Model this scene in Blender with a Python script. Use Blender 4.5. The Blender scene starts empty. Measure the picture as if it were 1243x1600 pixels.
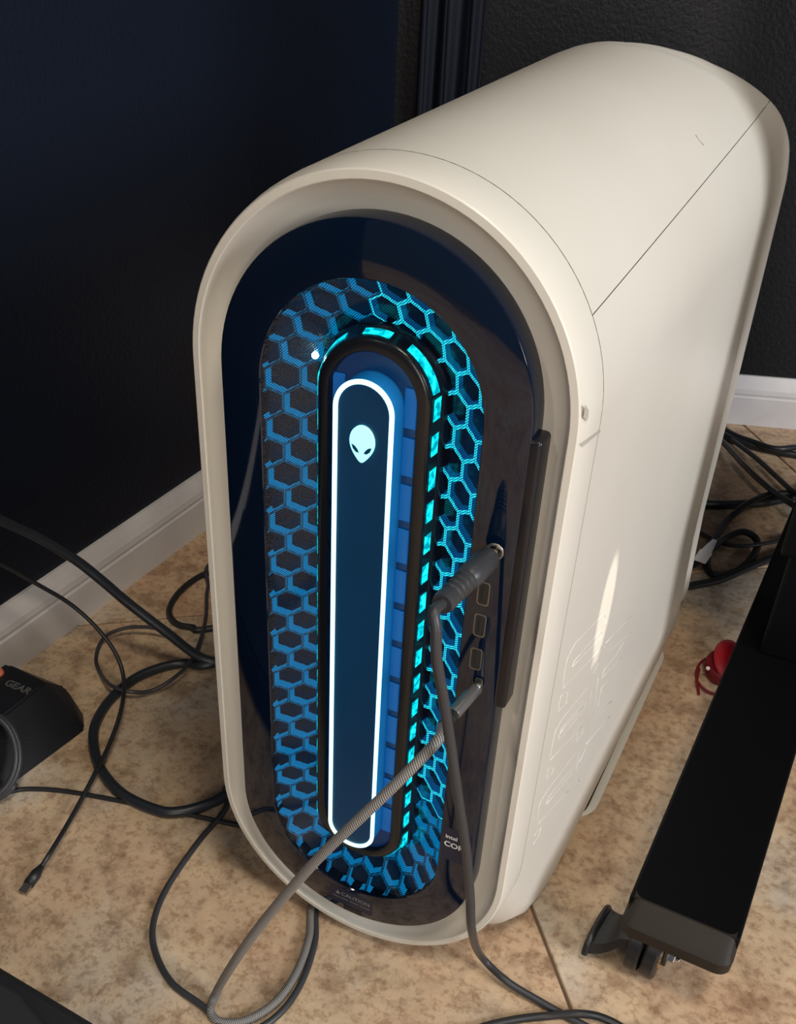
import bpy, bmesh, math, random
from mathutils import Vector, Matrix
random.seed(7)
scene = bpy.context.scene
COL = scene.collection

# ------------------------------------------------------------------ camera, world, lights, exposure
LIFT = 0.01                                   # the computer's front ring hangs 1 cm above the floor
F_PX, CX, CY = 1602.557, 496.805, 958.002     # focal length and optical centre of the 1243 x 1600 frame
CAM = Vector((0.220904, -0.456784, 0.671824 + LIFT))
_r = Vector((2.1414568, 0.5530946, -0.2798694))
RW = Matrix.Rotation(_r.length, 3, _r.normalized())      # world -> camera (x right, y down, z forward)
cd = bpy.data.cameras.new('camera'); cam = bpy.data.objects.new('camera', cd); COL.objects.link(cam)
cd.sensor_fit = 'VERTICAL'; cd.sensor_height = 24.0; cd.lens = F_PX / 1600 * 24
cd.shift_x = (621.5 - CX) / 1600; cd.shift_y = (CY - 800) / 1600
cd.clip_start = 0.01; cd.clip_end = 50
cam.matrix_world = Matrix.Translation(CAM) @ (Matrix.Diagonal((1, -1, -1)) @ RW).transposed().to_4x4()
scene.camera = cam

world = bpy.data.worlds.new('world'); scene.world = world; world.use_nodes = True
bg = world.node_tree.nodes['Background']
bg.inputs[0].default_value = (0.74, 0.82, 1.0, 1); bg.inputs[1].default_value = 0.085

def area_light(name, loc, target, size, energy, color):
    l = bpy.data.lights.new(name, 'AREA'); l.shape = 'DISK'; l.size = size; l.energy = energy; l.color = color
    o = bpy.data.objects.new(name, l); COL.objects.link(o); o.location = loc
    o.rotation_euler = (Vector(target) - Vector(loc)).to_track_quat('-Z', 'Y').to_euler()
    return o
area_light('ceiling_lamp', (0.65, -0.55, 2.35), (0.05, 0.1, 0.2), 0.45, 15, (1.0, 0.87, 0.68))
area_light('added_fill_lamp', (-1.1, -1.9, 2.2), (-0.8, -1.7, 0.0), 0.5, 30, (1.0, 0.92, 0.84))  # added unseen lamp, brightens the far floor mirrored in the front panel
area_light('window_light', (2.5, -0.35, 1.35), (0.1, 0.2, 0.3), 1.0, 43, (0.95, 0.97, 1.0))
door = area_light('doorway_light', (1.02, -1.86, 0.95), (0.0, 0.2, 0.35), 0.22, 11, (1.0, 0.92, 0.80))
door.data.shape = 'RECTANGLE'; door.data.size_y = 1.3
# a narrow sunbeam that leaves a bright patch on the computer's side
sb_ = bpy.data.lights.new('sunbeam', 'SPOT'); sb_.energy = 130; sb_.spot_size = math.radians(1.6); sb_.spot_blend = 0.5; sb_.color = (1.0, 0.93, 0.8); sb_.shadow_soft_size = 0.002
so_ = bpy.data.objects.new('sunbeam', sb_); COL.objects.link(so_); so_.location = (0.66, 0.02, 1.60)
so_.rotation_euler = (Vector((0.119, 0.139, 0.275)) - so_.location).to_track_quat('-Z', 'Y').to_euler()

vs = scene.view_settings
scene.display_settings.display_device = 'sRGB'
vs.view_transform = 'Standard'; vs.look = 'None'; vs.exposure = 0.32; vs.gamma = 1.0; vs.use_curve_mapping = False

def at(px, py, axis=2, value=0.0):
    """the point of the place seen at a pixel of the photograph on the plane axis = value"""
    d = RW.transposed() @ Vector(((px - CX) / F_PX, (py - CY) / F_PX, 1.0))
    t = (value - CAM[axis]) / d[axis]
    return CAM + d * t

# ------------------------------------------------------------------ materials
def lin(c):
    return tuple(((v / 255) / 12.92 if v / 255 <= 0.04045 else ((v / 255 + 0.055) / 1.055) ** 2.4) for v in c)
def mat(name, color, rough=0.5, metal=0.0, spec=0.5, emit=None, estr=0.0, coat=0.0):
    m = bpy.data.materials.new(name); m.use_nodes = True
    b = m.node_tree.nodes['Principled BSDF']
    b.inputs['Base Color'].default_value = (*color, 1); b.inputs['Roughness'].default_value = rough
    b.inputs['Metallic'].default_value = metal; b.inputs['Specular IOR Level'].default_value = spec
    b.inputs['Coat Weight'].default_value = coat; b.inputs['Coat Roughness'].default_value = 0.03
    if emit:
        b.inputs['Emission Color'].default_value = (*emit, 1); b.inputs['Emission Strength'].default_value = estr
    return m
def nodes(m): return m.node_tree.nodes, m.node_tree.links, m.node_tree.nodes['Principled BSDF']
def pos_coord(m, kind='Object'):
    n = m.node_tree.nodes.new('ShaderNodeTexCoord'); return n.outputs[kind]
def noise(m, co, scale, detail=4, rough=0.55):
    n = m.node_tree.nodes.new('ShaderNodeTexNoise'); n.inputs['Scale'].default_value = scale
    n.inputs['Detail'].default_value = detail; n.inputs['Roughness'].default_value = rough
    m.node_tree.links.new(co, n.inputs['Vector']); return n.outputs['Fac']
def ramp(m, fac, stops):
    n = m.node_tree.nodes.new('ShaderNodeValToRGB'); cr = n.color_ramp
    while len(cr.elements) < len(stops): cr.elements.new(0.5)
    for e, (p, c) in zip(cr.elements, stops): e.position = p; e.color = (*c, 1)
    m.node_tree.links.new(fac, n.inputs['Fac']); return n.outputs['Color']
def bump(m, fac, strength, dist):
    n = m.node_tree.nodes.new('ShaderNodeBump'); n.inputs['Strength'].default_value = strength
    n.inputs['Distance'].default_value = dist
    m.node_tree.links.new(fac, n.inputs['Height'])
    m.node_tree.links.new(n.outputs['Normal'], m.node_tree.nodes['Principled BSDF'].inputs['Normal'])
def mixc(m, fac, a, b, mode='MIX'):
    n = m.node_tree.nodes.new('ShaderNodeMix'); n.data_type = 'RGBA'; n.blend_type = mode
    for s, v in ((n.inputs[0], fac), (n.inputs[6], a), (n.inputs[7], b)):
        if hasattr(v, 'node'): m.node_tree.links.new(v, s)
        else: s.default_value = v if not isinstance(v, tuple) else (*v, 1)
    return n.outputs[2]

# painted walls: very dark navy with an orange-peel roller texture
M_WALL = mat('navy_wall_paint', (0.0050, 0.0085, 0.0190), 0.42, spec=0.30)
co = pos_coord(M_WALL); bump(M_WALL, noise(M_WALL, co, 190, 3), 0.22, 0.003)
M_WALL2 = mat('dark_wall_paint', (0.0080, 0.0088, 0.0115), 0.40, spec=0.3)
co = pos_coord(M_WALL2); bump(M_WALL2, noise(M_WALL2, co, 190, 3), 0.3, 0.003)
M_BASE = mat('white_trim_paint', (0.66, 0.64, 0.66), 0.42)
co = pos_coord(M_BASE)
nodes(M_BASE)[1].new(ramp(M_BASE, noise(M_BASE, co, 14, 5), [(0.3, (0.58, 0.56, 0.57)), (0.7, (0.70, 0.68, 0.69))]), nodes(M_BASE)[2].inputs['Base Color'])

# stone-look ceramic tile
M_TILE = mat('stone_look_tile', (0.4, 0.3, 0.2), 0.5)
nt, lk, bs = nodes(M_TILE)
geo = nt.new('ShaderNodeNewGeometry'); oi = nt.new('ShaderNodeObjectInfo')
va = nt.new('ShaderNodeVectorMath'); va.operation = 'MULTIPLY_ADD'
lk.new(oi.outputs['Random'], va.inputs[0]); va.inputs[1].default_value = (9, 7, 5); lk.new(geo.outputs['Position'], va.inputs[2])
co = va.outputs[0]
big = noise(M_TILE, co, 4.5, 7, 0.62); mid = noise(M_TILE, co, 30, 6, 0.68); fine = noise(M_TILE, co, 150, 5, 0.7)
c1 = ramp(M_TILE, big, [(0.30, (0.430, 0.245, 0.150)), (0.41, (0.545, 0.370, 0.240)), (0.53, (0.590, 0.440, 0.295)), (0.64, (0.570, 0.490, 0.400))])
c2 = ramp(M_TILE, mid, [(0.36, (0.56, 0.50, 0.46)), (0.50, (0.93, 0.92, 0.91)), (0.70, (1.12, 1.11, 1.08))])
c3 = ramp(M_TILE, fine, [(0.38, (0.62, 0.53, 0.46)), (0.50, (1, 1, 1)), (0.7, (1.1, 1.1, 1.1))])
cc = mixc(M_TILE, 0.75, mixc(M_TILE, 0.9, c1, c2, 'MULTIPLY'), c3, 'MULTIPLY')
lk.new(cc, bs.inputs['Base Color']); bump(M_TILE, mid, 0.25, 0.003)
M_GROUT = mat('brown_grout', (0.16, 0.105, 0.07), 0.9)
co = pos_coord(M_GROUT); bump(M_GROUT, noise(M_GROUT, co, 300), 0.4, 0.001)

# computer
M_SHELL = mat('ivory_plastic', (0.70, 0.67, 0.61), 0.36, spec=0.45)
co = pos_coord(M_SHELL)
nodes(M_SHELL)[1].new(ramp(M_SHELL, noise(M_SHELL, co, 7, 6), [(0.35, (0.69, 0.66, 0.595)), (0.7, (0.72, 0.695, 0.635))]), nodes(M_SHELL)[2].inputs['Base Color'])
bump(M_SHELL, noise(M_SHELL, co, 1400, 2), 0.05, 0.0004)
M_SMUDGE = mat('grey_scuff', (0.43, 0.40, 0.35), 0.6)
M_LINE = mat('etched_line', (0.78, 0.755, 0.70), 0.3)
M_DARKIN = mat('dark_chassis', (0.02, 0.019, 0.018), 0.6)
M_GLOSS = mat('gloss_navy_panel', (0.0008, 0.0060, 0.020), 0.07, spec=0.65, coat=0.0)
co = pos_coord(M_GLOSS); nodes(M_GLOSS)[1].new(ramp(M_GLOSS, noise(M_GLOSS, co, 60, 5), [(0.4, (0.04,) * 3), (0.75, (0.075,) * 3)]), nodes(M_GLOSS)[2].inputs['Roughness'])
M_SIDEGLOSS = mat('panel_edge_plastic', (0.006, 0.006, 0.010), 0.3)
M_RIM = mat('pill_rim_plastic', (0.006, 0.007, 0.010), 0.24, spec=0.5)
M_BARFACE = mat('light_bar_face', (0.001, 0.030, 0.075), 0.35, spec=0.3, emit=(0.0, 0.02, 0.07), estr=0.3)  # weak emission stands for tube light spilling over the face
M_BARSIDE = mat('tube_lit_blue', (0.005, 0.13, 0.34), 0.35, emit=(0.0, 0.06, 0.24), estr=0.25)  # blue spill of the tube put into the side's colour and emission
M_TUBE = mat('cyan_light_tube', (0.5, 0.9, 0.9), 0.4, emit=(0.55, 1.0, 0.98), estr=1.1)
M_EMBLEM = mat('cyan_emblem', (0.3, 0.8, 0.8), 0.4, emit=(0.30, 0.97, 0.95), estr=1.05)
M_WINDOW = mat('cyan_window', (0.0, 0.4, 0.5), 0.3, emit=(0.0, 0.62, 0.74), estr=1.0)
nt, lk, bs = nodes(M_WINDOW)
lk.new(ramp(M_WINDOW, noise(M_WINDOW, pos_coord(M_WINDOW), 260, 2), [(0.38, (0.0, 0.17, 0.24)), (0.5, (0.0, 0.62, 0.72)), (0.65, (0.02, 0.86, 0.9))]), bs.inputs['Emission Color'])
M_CHAN = mat('blue_channel_glow', (0.002, 0.07, 0.22), 0.35, emit=(0.0, 0.11, 0.42), estr=0.36)  # tube light on the channel segments, put into their emission
M_CHANDIM = mat('blue_channel_floor', (0.001, 0.02, 0.06), 0.35, emit=(0.0, 0.02, 0.09), estr=0.4)  # weaker tube light between the segments, also as emission
def hexmat(name, rim, k):
    return mat(name, (0.0, 0.02, 0.05), 0.35, emit=rim, estr=k)
M_HEX = [hexmat('honeycomb_bright', (0.02, 0.66, 0.88), 1.35), hexmat('honeycomb_mid', (0.001, 0.085, 0.19), 0.6), hexmat('honeycomb_dim', (0.002, 0.06, 0.13), 0.5)]  # LED light on the cell fronts put into emission, in three levels
M_HEXW = [hexmat('honeycomb_wall_bright', (0.002, 0.12, 0.36), 0.6), hexmat('honeycomb_wall_mid', (0.002, 0.25, 0.60), 0.8), hexmat('honeycomb_wall_dim', (0.002, 0.12, 0.45), 0.8)]  # LED light on the cell walls, likewise as emission
M_PIT = mat('led_tinted_floor', (0.012, 0.028, 0.050), 0.4)  # blue LED wash mixed into the dark floor colour
M_LED = mat('cyan_led', (0.4, 0.9, 0.9), 0.4, emit=(0.45, 1.0, 1.0), estr=40.0)
# perforated front sheet: glossy dark plastic with a grid of tiny round holes
M_MESH = mat('perforated_sheet', (0.0008, 0.0060, 0.020), 0.10, spec=0.65)
nt, lk, bs = nodes(M_MESH)
tc = nt.new('ShaderNodeTexCoord'); mp = nt.new('ShaderNodeMapping')
mp.inputs['Rotation'].default_value = (0, math.radians(45), 0); mp.inputs['Scale'].default_value = (900, 0, 900)
lk.new(tc.outputs['Object'], mp.inputs['Vector'])
fr = nt.new('ShaderNodeVectorMath'); fr.operation = 'FRACTION'; lk.new(mp.outputs[0], fr.inputs[0])
sb = nt.new('ShaderNodeVectorMath'); sb.operation = 'SUBTRACT'; lk.new(fr.outputs[0], sb.inputs[0]); sb.inputs[1].default_value = (0.5, 0.0, 0.5)
ln = nt.new('ShaderNodeVectorMath'); ln.operation = 'LENGTH'; lk.new(sb.outputs[0], ln.inputs[0])
lt = nt.new('ShaderNodeMath'); lt.operation = 'LESS_THAN'; lk.new(ln.outputs['Value'], lt.inputs[0]); lt.inputs[1].default_value = 0.42
tr = nt.new('ShaderNodeBsdfTransparent'); mx = nt.new('ShaderNodeMixShader'); out = nt['Material Output'] if 'Material Output' in nt else [n for n in nt if n.type == 'OUTPUT_MATERIAL'][0]
lk.new(lt.outputs[0], mx.inputs[0]); lk.new(bs.outputs[0], mx.inputs[1]); lk.new(tr.outputs[0], mx.inputs[2]); lk.new(mx.outputs[0], out.inputs[0])

M_METAL = mat('dull_port_metal', (0.30, 0.28, 0.26), 0.35, metal=0.9)
M_CHROME = mat('chrome', (0.75, 0.75, 0.74), 0.12, metal=1.0)
M_COPPER = mat('jack_metal', (0.75, 0.6, 0.42), 0.25, metal=1.0)
M_PRINT = mat('white_print', (0.72, 0.74, 0.78), 0.5)
M_PRINTGREY = mat('grey_print', (0.20, 0.20, 0.21), 0.5)
M_STICK = mat('navy_sticker', (0.006, 0.010, 0.035), 0.3)
M_RUB = mat('black_rubber', (0.014, 0.015, 0.018), 0.42)
M_RUBGREY = mat('dark_grey_rubber', (0.034, 0.036, 0.042), 0.42)
M_CABLEBLUE = mat('slate_cable_jacket', (0.017, 0.022, 0.030), 0.38)
M_WHITE = mat('white_label_plastic', (0.90, 0.87, 0.87), 0.5)
M_RED = mat('red_plastic', (0.42, 0.004, 0.018), 0.38)
M_REDDARK = mat('dark_red_plastic', (0.17, 0.003, 0.010), 0.45)
M_ORANGE = mat('orange_lens', (0.65, 0.17, 0.09), 0.35)
M_BLACKMET = mat('matte_black_steel', (0.0018, 0.0018, 0.0026), 0.5, spec=0.12)
co = pos_coord(M_BLACKMET); bump(M_BLACKMET, noise(M_BLACKMET, co, 500), 0.05, 0.0005)
M_CAP = mat('charcoal_end_cap', (0.020, 0.016, 0.013), 0.55, spec=0.25)
M_EDGE = mat('worn_edge_steel', (0.06, 0.06, 0.065), 0.4)
M_CAST = mat('black_caster_nylon', (0.014, 0.014, 0.016), 0.35)
M_ADAPT = mat('black_adapter_plastic', (0.011, 0.012, 0.016), 0.4)
M_BAG = mat('black_padded_fabric', (0.008, 0.008, 0.010), 0.7)
co = pos_coord(M_BAG); bump(M_BAG, noise(M_BAG, co, 200), 0.3, 0.001)
M_CURT = mat('dark_drape', (0.0045, 0.0065, 0.0135), 0.6, spec=0.2)
# braided cable jacket (uses the sweep's own uv: x along, y around)
M_BRAID = mat('grey_braided_jacket', (0.2, 0.2, 0.2), 0.5)
nt, lk, bs = nodes(M_BRAID)
uvn = nt.new('ShaderNodeTexCoord'); mpb = nt.new('ShaderNodeMapping'); lk.new(uvn.outputs['UV'], mpb.inputs['Vector'])
mpb.inputs['Scale'].default_value = (420, 4, 1); mpb.inputs['Rotation'].default_value = (0, 0, 0)
ck = nt.new('ShaderNodeTexWave'); ck.wave_type = 'BANDS'; ck.bands_direction = 'DIAGONAL'; ck.inputs['Scale'].default_value = 1.0
lk.new(mpb.outputs[0], ck.inputs['Vector'])
lk.new(ramp(M_BRAID, ck.outputs['Fac'], [(0.2, (0.07, 0.066, 0.066)), (0.8, (0.30, 0.285, 0.27))]), bs.inputs['Base Color'])
bump(M_BRAID, ck.outputs['Fac'], 0.4, 0.0006)

# ------------------------------------------------------------------ helpers
def obj(name, bm, m, parent=None, smooth=False, loc=None):
    me = bpy.data.meshes.new(name)
    bmesh.ops.recalc_face_normals(bm, faces=bm.faces[:]); bm.to_mesh(me); bm.free()
    for x in (m if isinstance(m, (list, tuple)) else [m]): me.materials.append(x)
    if smooth: me.polygons.foreach_set('use_smooth', [True] * len(me.polygons))
    o = bpy.data.objects.new(name, me); COL.objects.link(o)
    if parent: o.parent = parent
    if loc: o.location = loc
    return o
def autosmooth(o, ang=35):
    for p in o.data.polygons: p.use_smooth = True
    bm = bmesh.new(); bm.from_mesh(o.data)
    for e in bm.edges:
        if len(e.link_faces) == 2 and e.calc_face_angle(0) > math.radians(ang): e.smooth = False
    bm.to_mesh(o.data); bm.free(); return o
def tag(o, label, cat, group=None, kind=None):
    o['label'] = label; o['category'] = cat
    if group: o['group'] = group
    if kind: o['kind'] = kind
    return o
def empty(name, loc=(0, 0, 0)):
    o = bpy.data.objects.new(name, None); o.empty_display_size = 0.05; COL.objects.link(o); o.location = loc; return o
def part_label(o, label): o['label'] = label; return o

def loft(rings, closed=True, bm=None, cap0=False, cap1=False):
    bm = bm or bmesh.new()
    vr = [[bm.verts.new(p) for p in r] for r in rings]
    n = len(rings[0])
    for a, b in zip(vr[:-1], vr[1:]):
        for i in range(n if closed else n - 1):
            j = (i + 1) % n
            try: bm.faces.new((a[i], a[j], b[j], b[i]))
            except ValueError: pass
    if cap0: bm.faces.new(vr[0])
    if cap1: bm.faces.new(vr[-1])
    return bm
def box(x0, x1, y0, y1, z0, z1, bevel=0.0, seg=2, bm=None):
    bm2 = bmesh.new()
    v = [bm2.verts.new((x, y, z)) for x in (x0, x1) for y in (y0, y1) for z in (z0, z1)]
    for f in ((0, 1, 3, 2), (4, 6, 7, 5), (0, 4, 5, 1), (2, 3, 7, 6), (0, 2, 6, 4), (1, 5, 7, 3)):
        bm2.faces.new([v[i] for i in f])
    bmesh.ops.recalc_face_normals(bm2, faces=bm2.faces[:])
    if bevel: bmesh.ops.bevel(bm2, geom=bm2.edges[:], offset=bevel, segments=seg, affect='EDGES', profile=0.5)
    return bm2
def prism(poly, z0, z1, bevel=0.0, seg=2):
    bm = bmesh.new()
    a = [bm.verts.new((x, y, z0)) for x, y in poly]; b = [bm.verts.new((x, y, z1)) for x, y in poly]
    n = len(poly)
    for i in range(n): bm.faces.new((a[i], a[(i + 1) % n], b[(i + 1) % n], b[i]))
    bm.faces.new(a[::-1]); bm.faces.new(b)
    bmesh.ops.recalc_face_normals(bm, faces=bm.faces[:])
    if bevel: bmesh.ops.bevel(bm, geom=bm.edges[:], offset=bevel, segments=seg, affect='EDGES', profile=0.5)
    return bm
def stad(hw, zt, zb, y, n=48):
    """closed stadium outline in the plane y: semicircle top and bottom, half width hw"""
    zc1, zc0 = zt - hw, zb + hw; out = []
    for i in range(n + 1):
        a = math.pi * i / n; out.append((hw * math.cos(a), y, zc1 + hw * math.sin(a)))
    m = 10
    for i in range(1, m): out.append((-hw, y, zc1 + (zc0 - zc1) * i / m))
    for i in range(n + 1):
        a = math.pi + math.pi * i / n; out.append((hw * math.cos(a), y, zc0 + hw * math.sin(a)))
    for i in range(1, m): out.append((hw, y, zc0 + (zc1 - zc0) * i / m))
    return out
def smooth_path(pts, per=10):
    pts = [Vector(p) for p in pts]
    P = [2 * pts[0] - pts[1]] + pts + [2 * pts[-1] - pts[-2]]; out = []
    for i in range(1, len(P) - 2):
        p0, p1, p2, p3 = P[i - 1:i + 3]
        for k in range(per):
            t = k / per
            out.append(0.5 * ((2 * p1) + (p2 - p0) * t + (2 * p0 - 5 * p1 + 4 * p2 - p3) * t * t + (3 * p1 - p0 - 3 * p2 + p3) * t ** 3))
    out.append(pts[-1]); return out
def sweep(path, radius, sides=10, cap=True, bm=None, uv=True):
    """tube along a list of points; radius is a number or a function of the 0..1 parameter"""
    bm = bm or bmesh.new(); path = [Vector(p) for p in path]; n = len(path)
    rings = []; up = Vector((0, 0, 1)); prev = None; s = 0.0; ss = []
    for i, p in enumerate(path):
        t = (path[min(i + 1, n - 1)] - path[max(i - 1, 0)]).normalized()
        if prev is None:
            a = t.cross(up); a = a.normalized() if a.length > 1e-3 else Vector((1, 0, 0))
        else: a = (prev - t * prev.dot(t)).normalized()
        prev = a; b = t.cross(a)
        r = radius(i / (n - 1)) if callable(radius) else radius
        rings.append([bm.verts.new(p + (a * math.cos(2 * math.pi * k / sides) + b * math.sin(2 * math.pi * k / sides)) * r) for k in range(sides)])
        if i: s += (p - path[i - 1]).length
        ss.append(s)
    lay = bm.loops.layers.uv.verify() if uv else None
    for i in range(n - 1):
        for k in range(sides):
            j = (k + 1) % sides
            f = bm.faces.new((rings[i][k], rings[i][j], rings[i + 1][j], rings[i + 1][k])); f.smooth = True
            if uv:
                for l, (u, v) in zip(f.loops, ((ss[i], k), (ss[i], k + 1), (ss[i + 1], k + 1), (ss[i + 1], k))): l[lay].uv = (u, v / sides)
    if cap:
        bm.faces.new(rings[0][::-1]); bm.faces.new(rings[-1])
    return bm
def swept(name, pts, radius, m, parent=None, per=10, sides=10):
    o = obj(name, sweep(smooth_path(pts, per), radius, sides), m, parent)
    for p in o.data.polygons: p.use_smooth = len(p.vertices) == 4
    return o
def text_mesh(name, body, size, m, parent, origin, xdir, ydir, bold=0.0, extrude=0.0, shear=0.0):
    cu = bpy.data.curves.new('lettering', 'FONT'); cu.body = body; cu.size = size; cu.offset = bold; cu.extrude = extrude; cu.shear = shear
    cu.align_x = 'LEFT'; cu.resolution_u = 3
    t = bpy.data.objects.new('lettering', cu); COL.objects.link(t)
    dg = bpy.context.evaluated_depsgraph_get(); me = bpy.data.meshes.new_from_object(t.evaluated_get(dg))
    bpy.data.objects.remove(t); bpy.data.curves.remove(cu)
    me.name = name; me.materials.clear(); me.materials.append(m)
    x = Vector(xdir).normalized(); y = Vector(ydir).normalized(); z = x.cross(y)
    M = Matrix((x, y, z)).transposed().to_4x4(); M.translation = Vector(origin); me.transform(M)
    o = bpy.data.objects.new(name, me); COL.objects.link(o)
    if parent: o.parent = parent
    return o

# ================================================================== the setting
GA = math.atan2(-0.055, 0.042)                       # grout direction, diagonal to the walls
gd = Vector((math.cos(GA), math.sin(GA))); gn = Vector((-gd.y, gd.x))
g0 = Vector((0.129, 0.078)); TS = 0.60
floor = obj('floor', prism([(-2.2, -2.6), (2.4, -2.6), (2.4, 1.95), (-0.47, 0.95), (-0.53, -1.05), (-2.2, -1.05)], -0.03, -0.0025), M_GROUT)
floor['kind'] = 'structure'
m0 = 0.15                                            # the cross joints
g = 0.0013
tile_bm = prism([(g, g), (TS - g, g), (TS - g, TS - g), (g, TS - g)], -0.012, 0.0, 0.0015, 2)
tile0 = None
for i in range(-7, 7):
    for j in range(-7, 5):
        o2 = g0 + gd * (m0 - g0.dot(gd) + i * TS) + gn * (j * TS)
        cx = o2 + (gd + gn) * (TS / 2)
        if not (-2.0 < cx.x < 1.9 and -2.4 < cx.y < 1.5) or (cx.x < -0.75 and cx.y > -0.95): continue
        if tile0 is None:
            tile0 = obj('tile', tile_bm, M_TILE, floor); t = tile0
        else:
            t = tile0.copy(); COL.objects.link(t)
        t.location = (o2.x, o2.y, 0); t.rotation_euler = (0, 0, GA)

def strip_wall(name, p0, p1, h, thick, m, z0=0.0):
    p0, p1 = Vector(p0), Vector(p1); d = (p1 - p0).normalized(); nrm = Vector((-d.y, d.x))   # to the left of p0->p1 is outside
    q = [p0, p1, p1 + nrm * thick, p0 + nrm * thick]
    return obj(name, prism([(v.x, v.y) for v in q], z0, z0 + h), m)
# the left wall and the back wall meet in the corner behind the computer
LW0, LWd = Vector((-0.459, 0.139)), Vector((0.013, 0.319)).normalized()
BW0, BWd = Vector((0.077, 1.103)), Vector((0.091, 0.028)).normalized()
LN = Vector((LWd.y, -LWd.x)); BN = Vector((BWd.y, -BWd.x))      # into the room
lw = LW0 - LN * 0.014; bw = BW0 - BN * 0.014
den = LWd.x * BWd.y - LWd.y * BWd.x
tt = ((bw.x - lw.x) * BWd.y - (bw.y - lw.y) * BWd.x) / den
corner = lw + LWd * tt
w = strip_wall('wall_left', lw - LWd * 1.2, corner, 2.6, 0.08, M_WALL); w['kind'] = 'structure'
w = strip_wall('wall_back', corner, corner + BWd * 2.3, 2.6, 0.08, M_WALL2); w['kind'] = 'structure'
def baseboard(name, p0, p1, nrm):
    prof = [(0, 0), (0.014, 0), (0.014, 0.043), (0.0125, 0.045), (0.0125, 0.047), (0.0135, 0.049), (0.0125, 0.056), (0.009, 0.064), (0.006, 0.0695), (0.004, 0.074), (0, 0.074)]
    rings = [[(p.x + nrm.x * a, p.y + nrm.y * a, z) for a, z in prof] for p in (p0, p1)]
    o = obj(name, loft(rings, True, None, True, True), M_BASE); o['kind'] = 'structure'; return o
baseboard('baseboard_left', lw - LWd * 1.2, corner, LN)
baseboard('baseboard_back', corner, corner + BWd * 2.3, BN)

# dark drape in the corner
cb = bmesh.new(); r0, r1 = [], []
N = 60
for i in range(N + 1):
    u = i / N; p = corner + BWd * (0.030 + 0.085 * u)
    d = 0.016 + 0.004 * math.sin(u * 17) + 0.002 * math.sin(u * 37 + 1)
    q = p + BN * d; r0.append((q.x, q.y, 0.02)); q2 = p + BN * (d * 0.8 + 0.004) + BWd * 0.006 * math.sin(u * 11); r1.append((q2.x, q2.y, 2.3))
mids = []
for k in range(9):
    f = k / 8; mids.append([tuple(Vector(a).lerp(Vector(b), f) + Vector((0.004 * math.sin(7 * f + i * 0.3), 0, 0))) for i, (a, b) in enumerate(zip(r0, r1))])
cur = obj('drape', loft(mids, closed=False, bm=cb), M_CURT, smooth=True)
sm = cur.modifiers.new('thickness', 'SOLIDIFY'); sm.thickness = 0.002
tag(cur, 'narrow dark drape hanging in folds in the corner of the navy walls', 'curtain')

# ================================================================== the computer (local frame: front ring in the plane y = 0)
W, H = 0.1125, 0.5589
pc = empty('desktop_computer', (0, 0, LIFT))
tag(pc, 'ivory tower computer with a cyan lit dark oval front and honeycomb grille', 'computer')
SH = 0.0034; Y0 = 0.0287; TW = 0.0167; ZLO = 0.1125

# --- front ring with a rolled lip and a dished inner wall
prof = [(-SH, Y0), (-0.0033, 0.020), (-0.0026, 0.010), (-0.0013, 0.003), (-0.0006, 0.0008), (0.0002, 0.0), (0.0040, -0.0003), (0.0046, 0.0003), (0.0050, 0.0020), (0.0064, 0.0048), (0.0090, 0.0075), (0.0128, 0.0098), (0.0170, 0.0110), (0.0215, 0.0115), (0.030, 0.0115)]
ring = obj('front_ring', loft([stad(W - s, H - s, s, y) for s, y in prof]), M_SHELL, pc, smooth=True); autosmooth(ring, 24)
part_label(ring, 'ivory ring framing the dark front')
def interp(x, xs, ys):
    if x <= xs[0]: return ys[0]
    for a, b, c, d in zip(xs, xs[1:], ys, ys[1:]):
        if x <= b: return c + (d - c) * (x - a) / (b - a)
    return ys[-1]
# scuffs on the ring's right shoulder: small worn patches
def ring_patch(name, pxs, m, xoff=0.0003):
    bm = bmesh.new(); vs_ = []
    for px, py in pxs:
        x = W + 0.002
        for _ in range(8):
            p = at(px, py, 0, x); x = W + interp(p.y, [0.0008, 0.003, 0.010, 0.020, 0.0287], [0.0006, 0.0013, 0.0026, 0.0033, 0.0034]) + xoff
        vs_.append(bm.verts.new((x, max(p.y, 0.001), p.z - LIFT)))
    bm.faces.new(vs_); return obj(name, bm, m, pc)
ring_patch('scuff', [(906, 645), (911, 636), (916, 640), (919, 652), (913, 657), (906, 658)], M_SMUDGE)
ring_patch('scuff', [(904, 694), (920, 684), (937, 671), (938, 675), (922, 688), (906, 698)], M_SMUDGE)

# --- shell: lofted body, split into top cover and two side panels
def e1(al, z):      # where the flat of the shell ends at the back
    if al is not None: return interp(al, [0, 15, 30, 45, 60, 75, 90], [.484, .477, .471, .452, .428, .408, .400])
    return interp(z, [0, .05, .29, .4464], [.533, .536, .514, .484])
def e2(al, z):      # the rear rim
    if al is not None: return interp(al, [0, 15, 30, 45, 60, 75, 90], [.567, .567, .545, .503, .463, .438, .426])
    return interp(z, [0, .05, .27, .37, .4464], [.580, .584, .583, .574, .567])
def sstep(a, b, x):
    t = min(1, max(0, (x - a) / (b - a))); return t * t * (3 - 2 * t)
def lower(ph, y, hw):
    """right-hand lower quarter, ph 0 at the side .. 90 underneath; round at the front, squared off towards the back"""
    s = sstep(0.028, 0.135, y); n = 2 + 24 * s; zb = -SH * (1 - s) - 0.0045 * s
    c, si = max(0, math.cos(ph)), max(0, math.sin(ph))
    z = ZLO - (ZLO - zb) * (si ** (2 / n)); x = hw * (c ** (2 / n))
    x += 0.0050 * s * ((ZLO - z) / ZLO) * (c ** 0.25)
    return x, z
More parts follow.
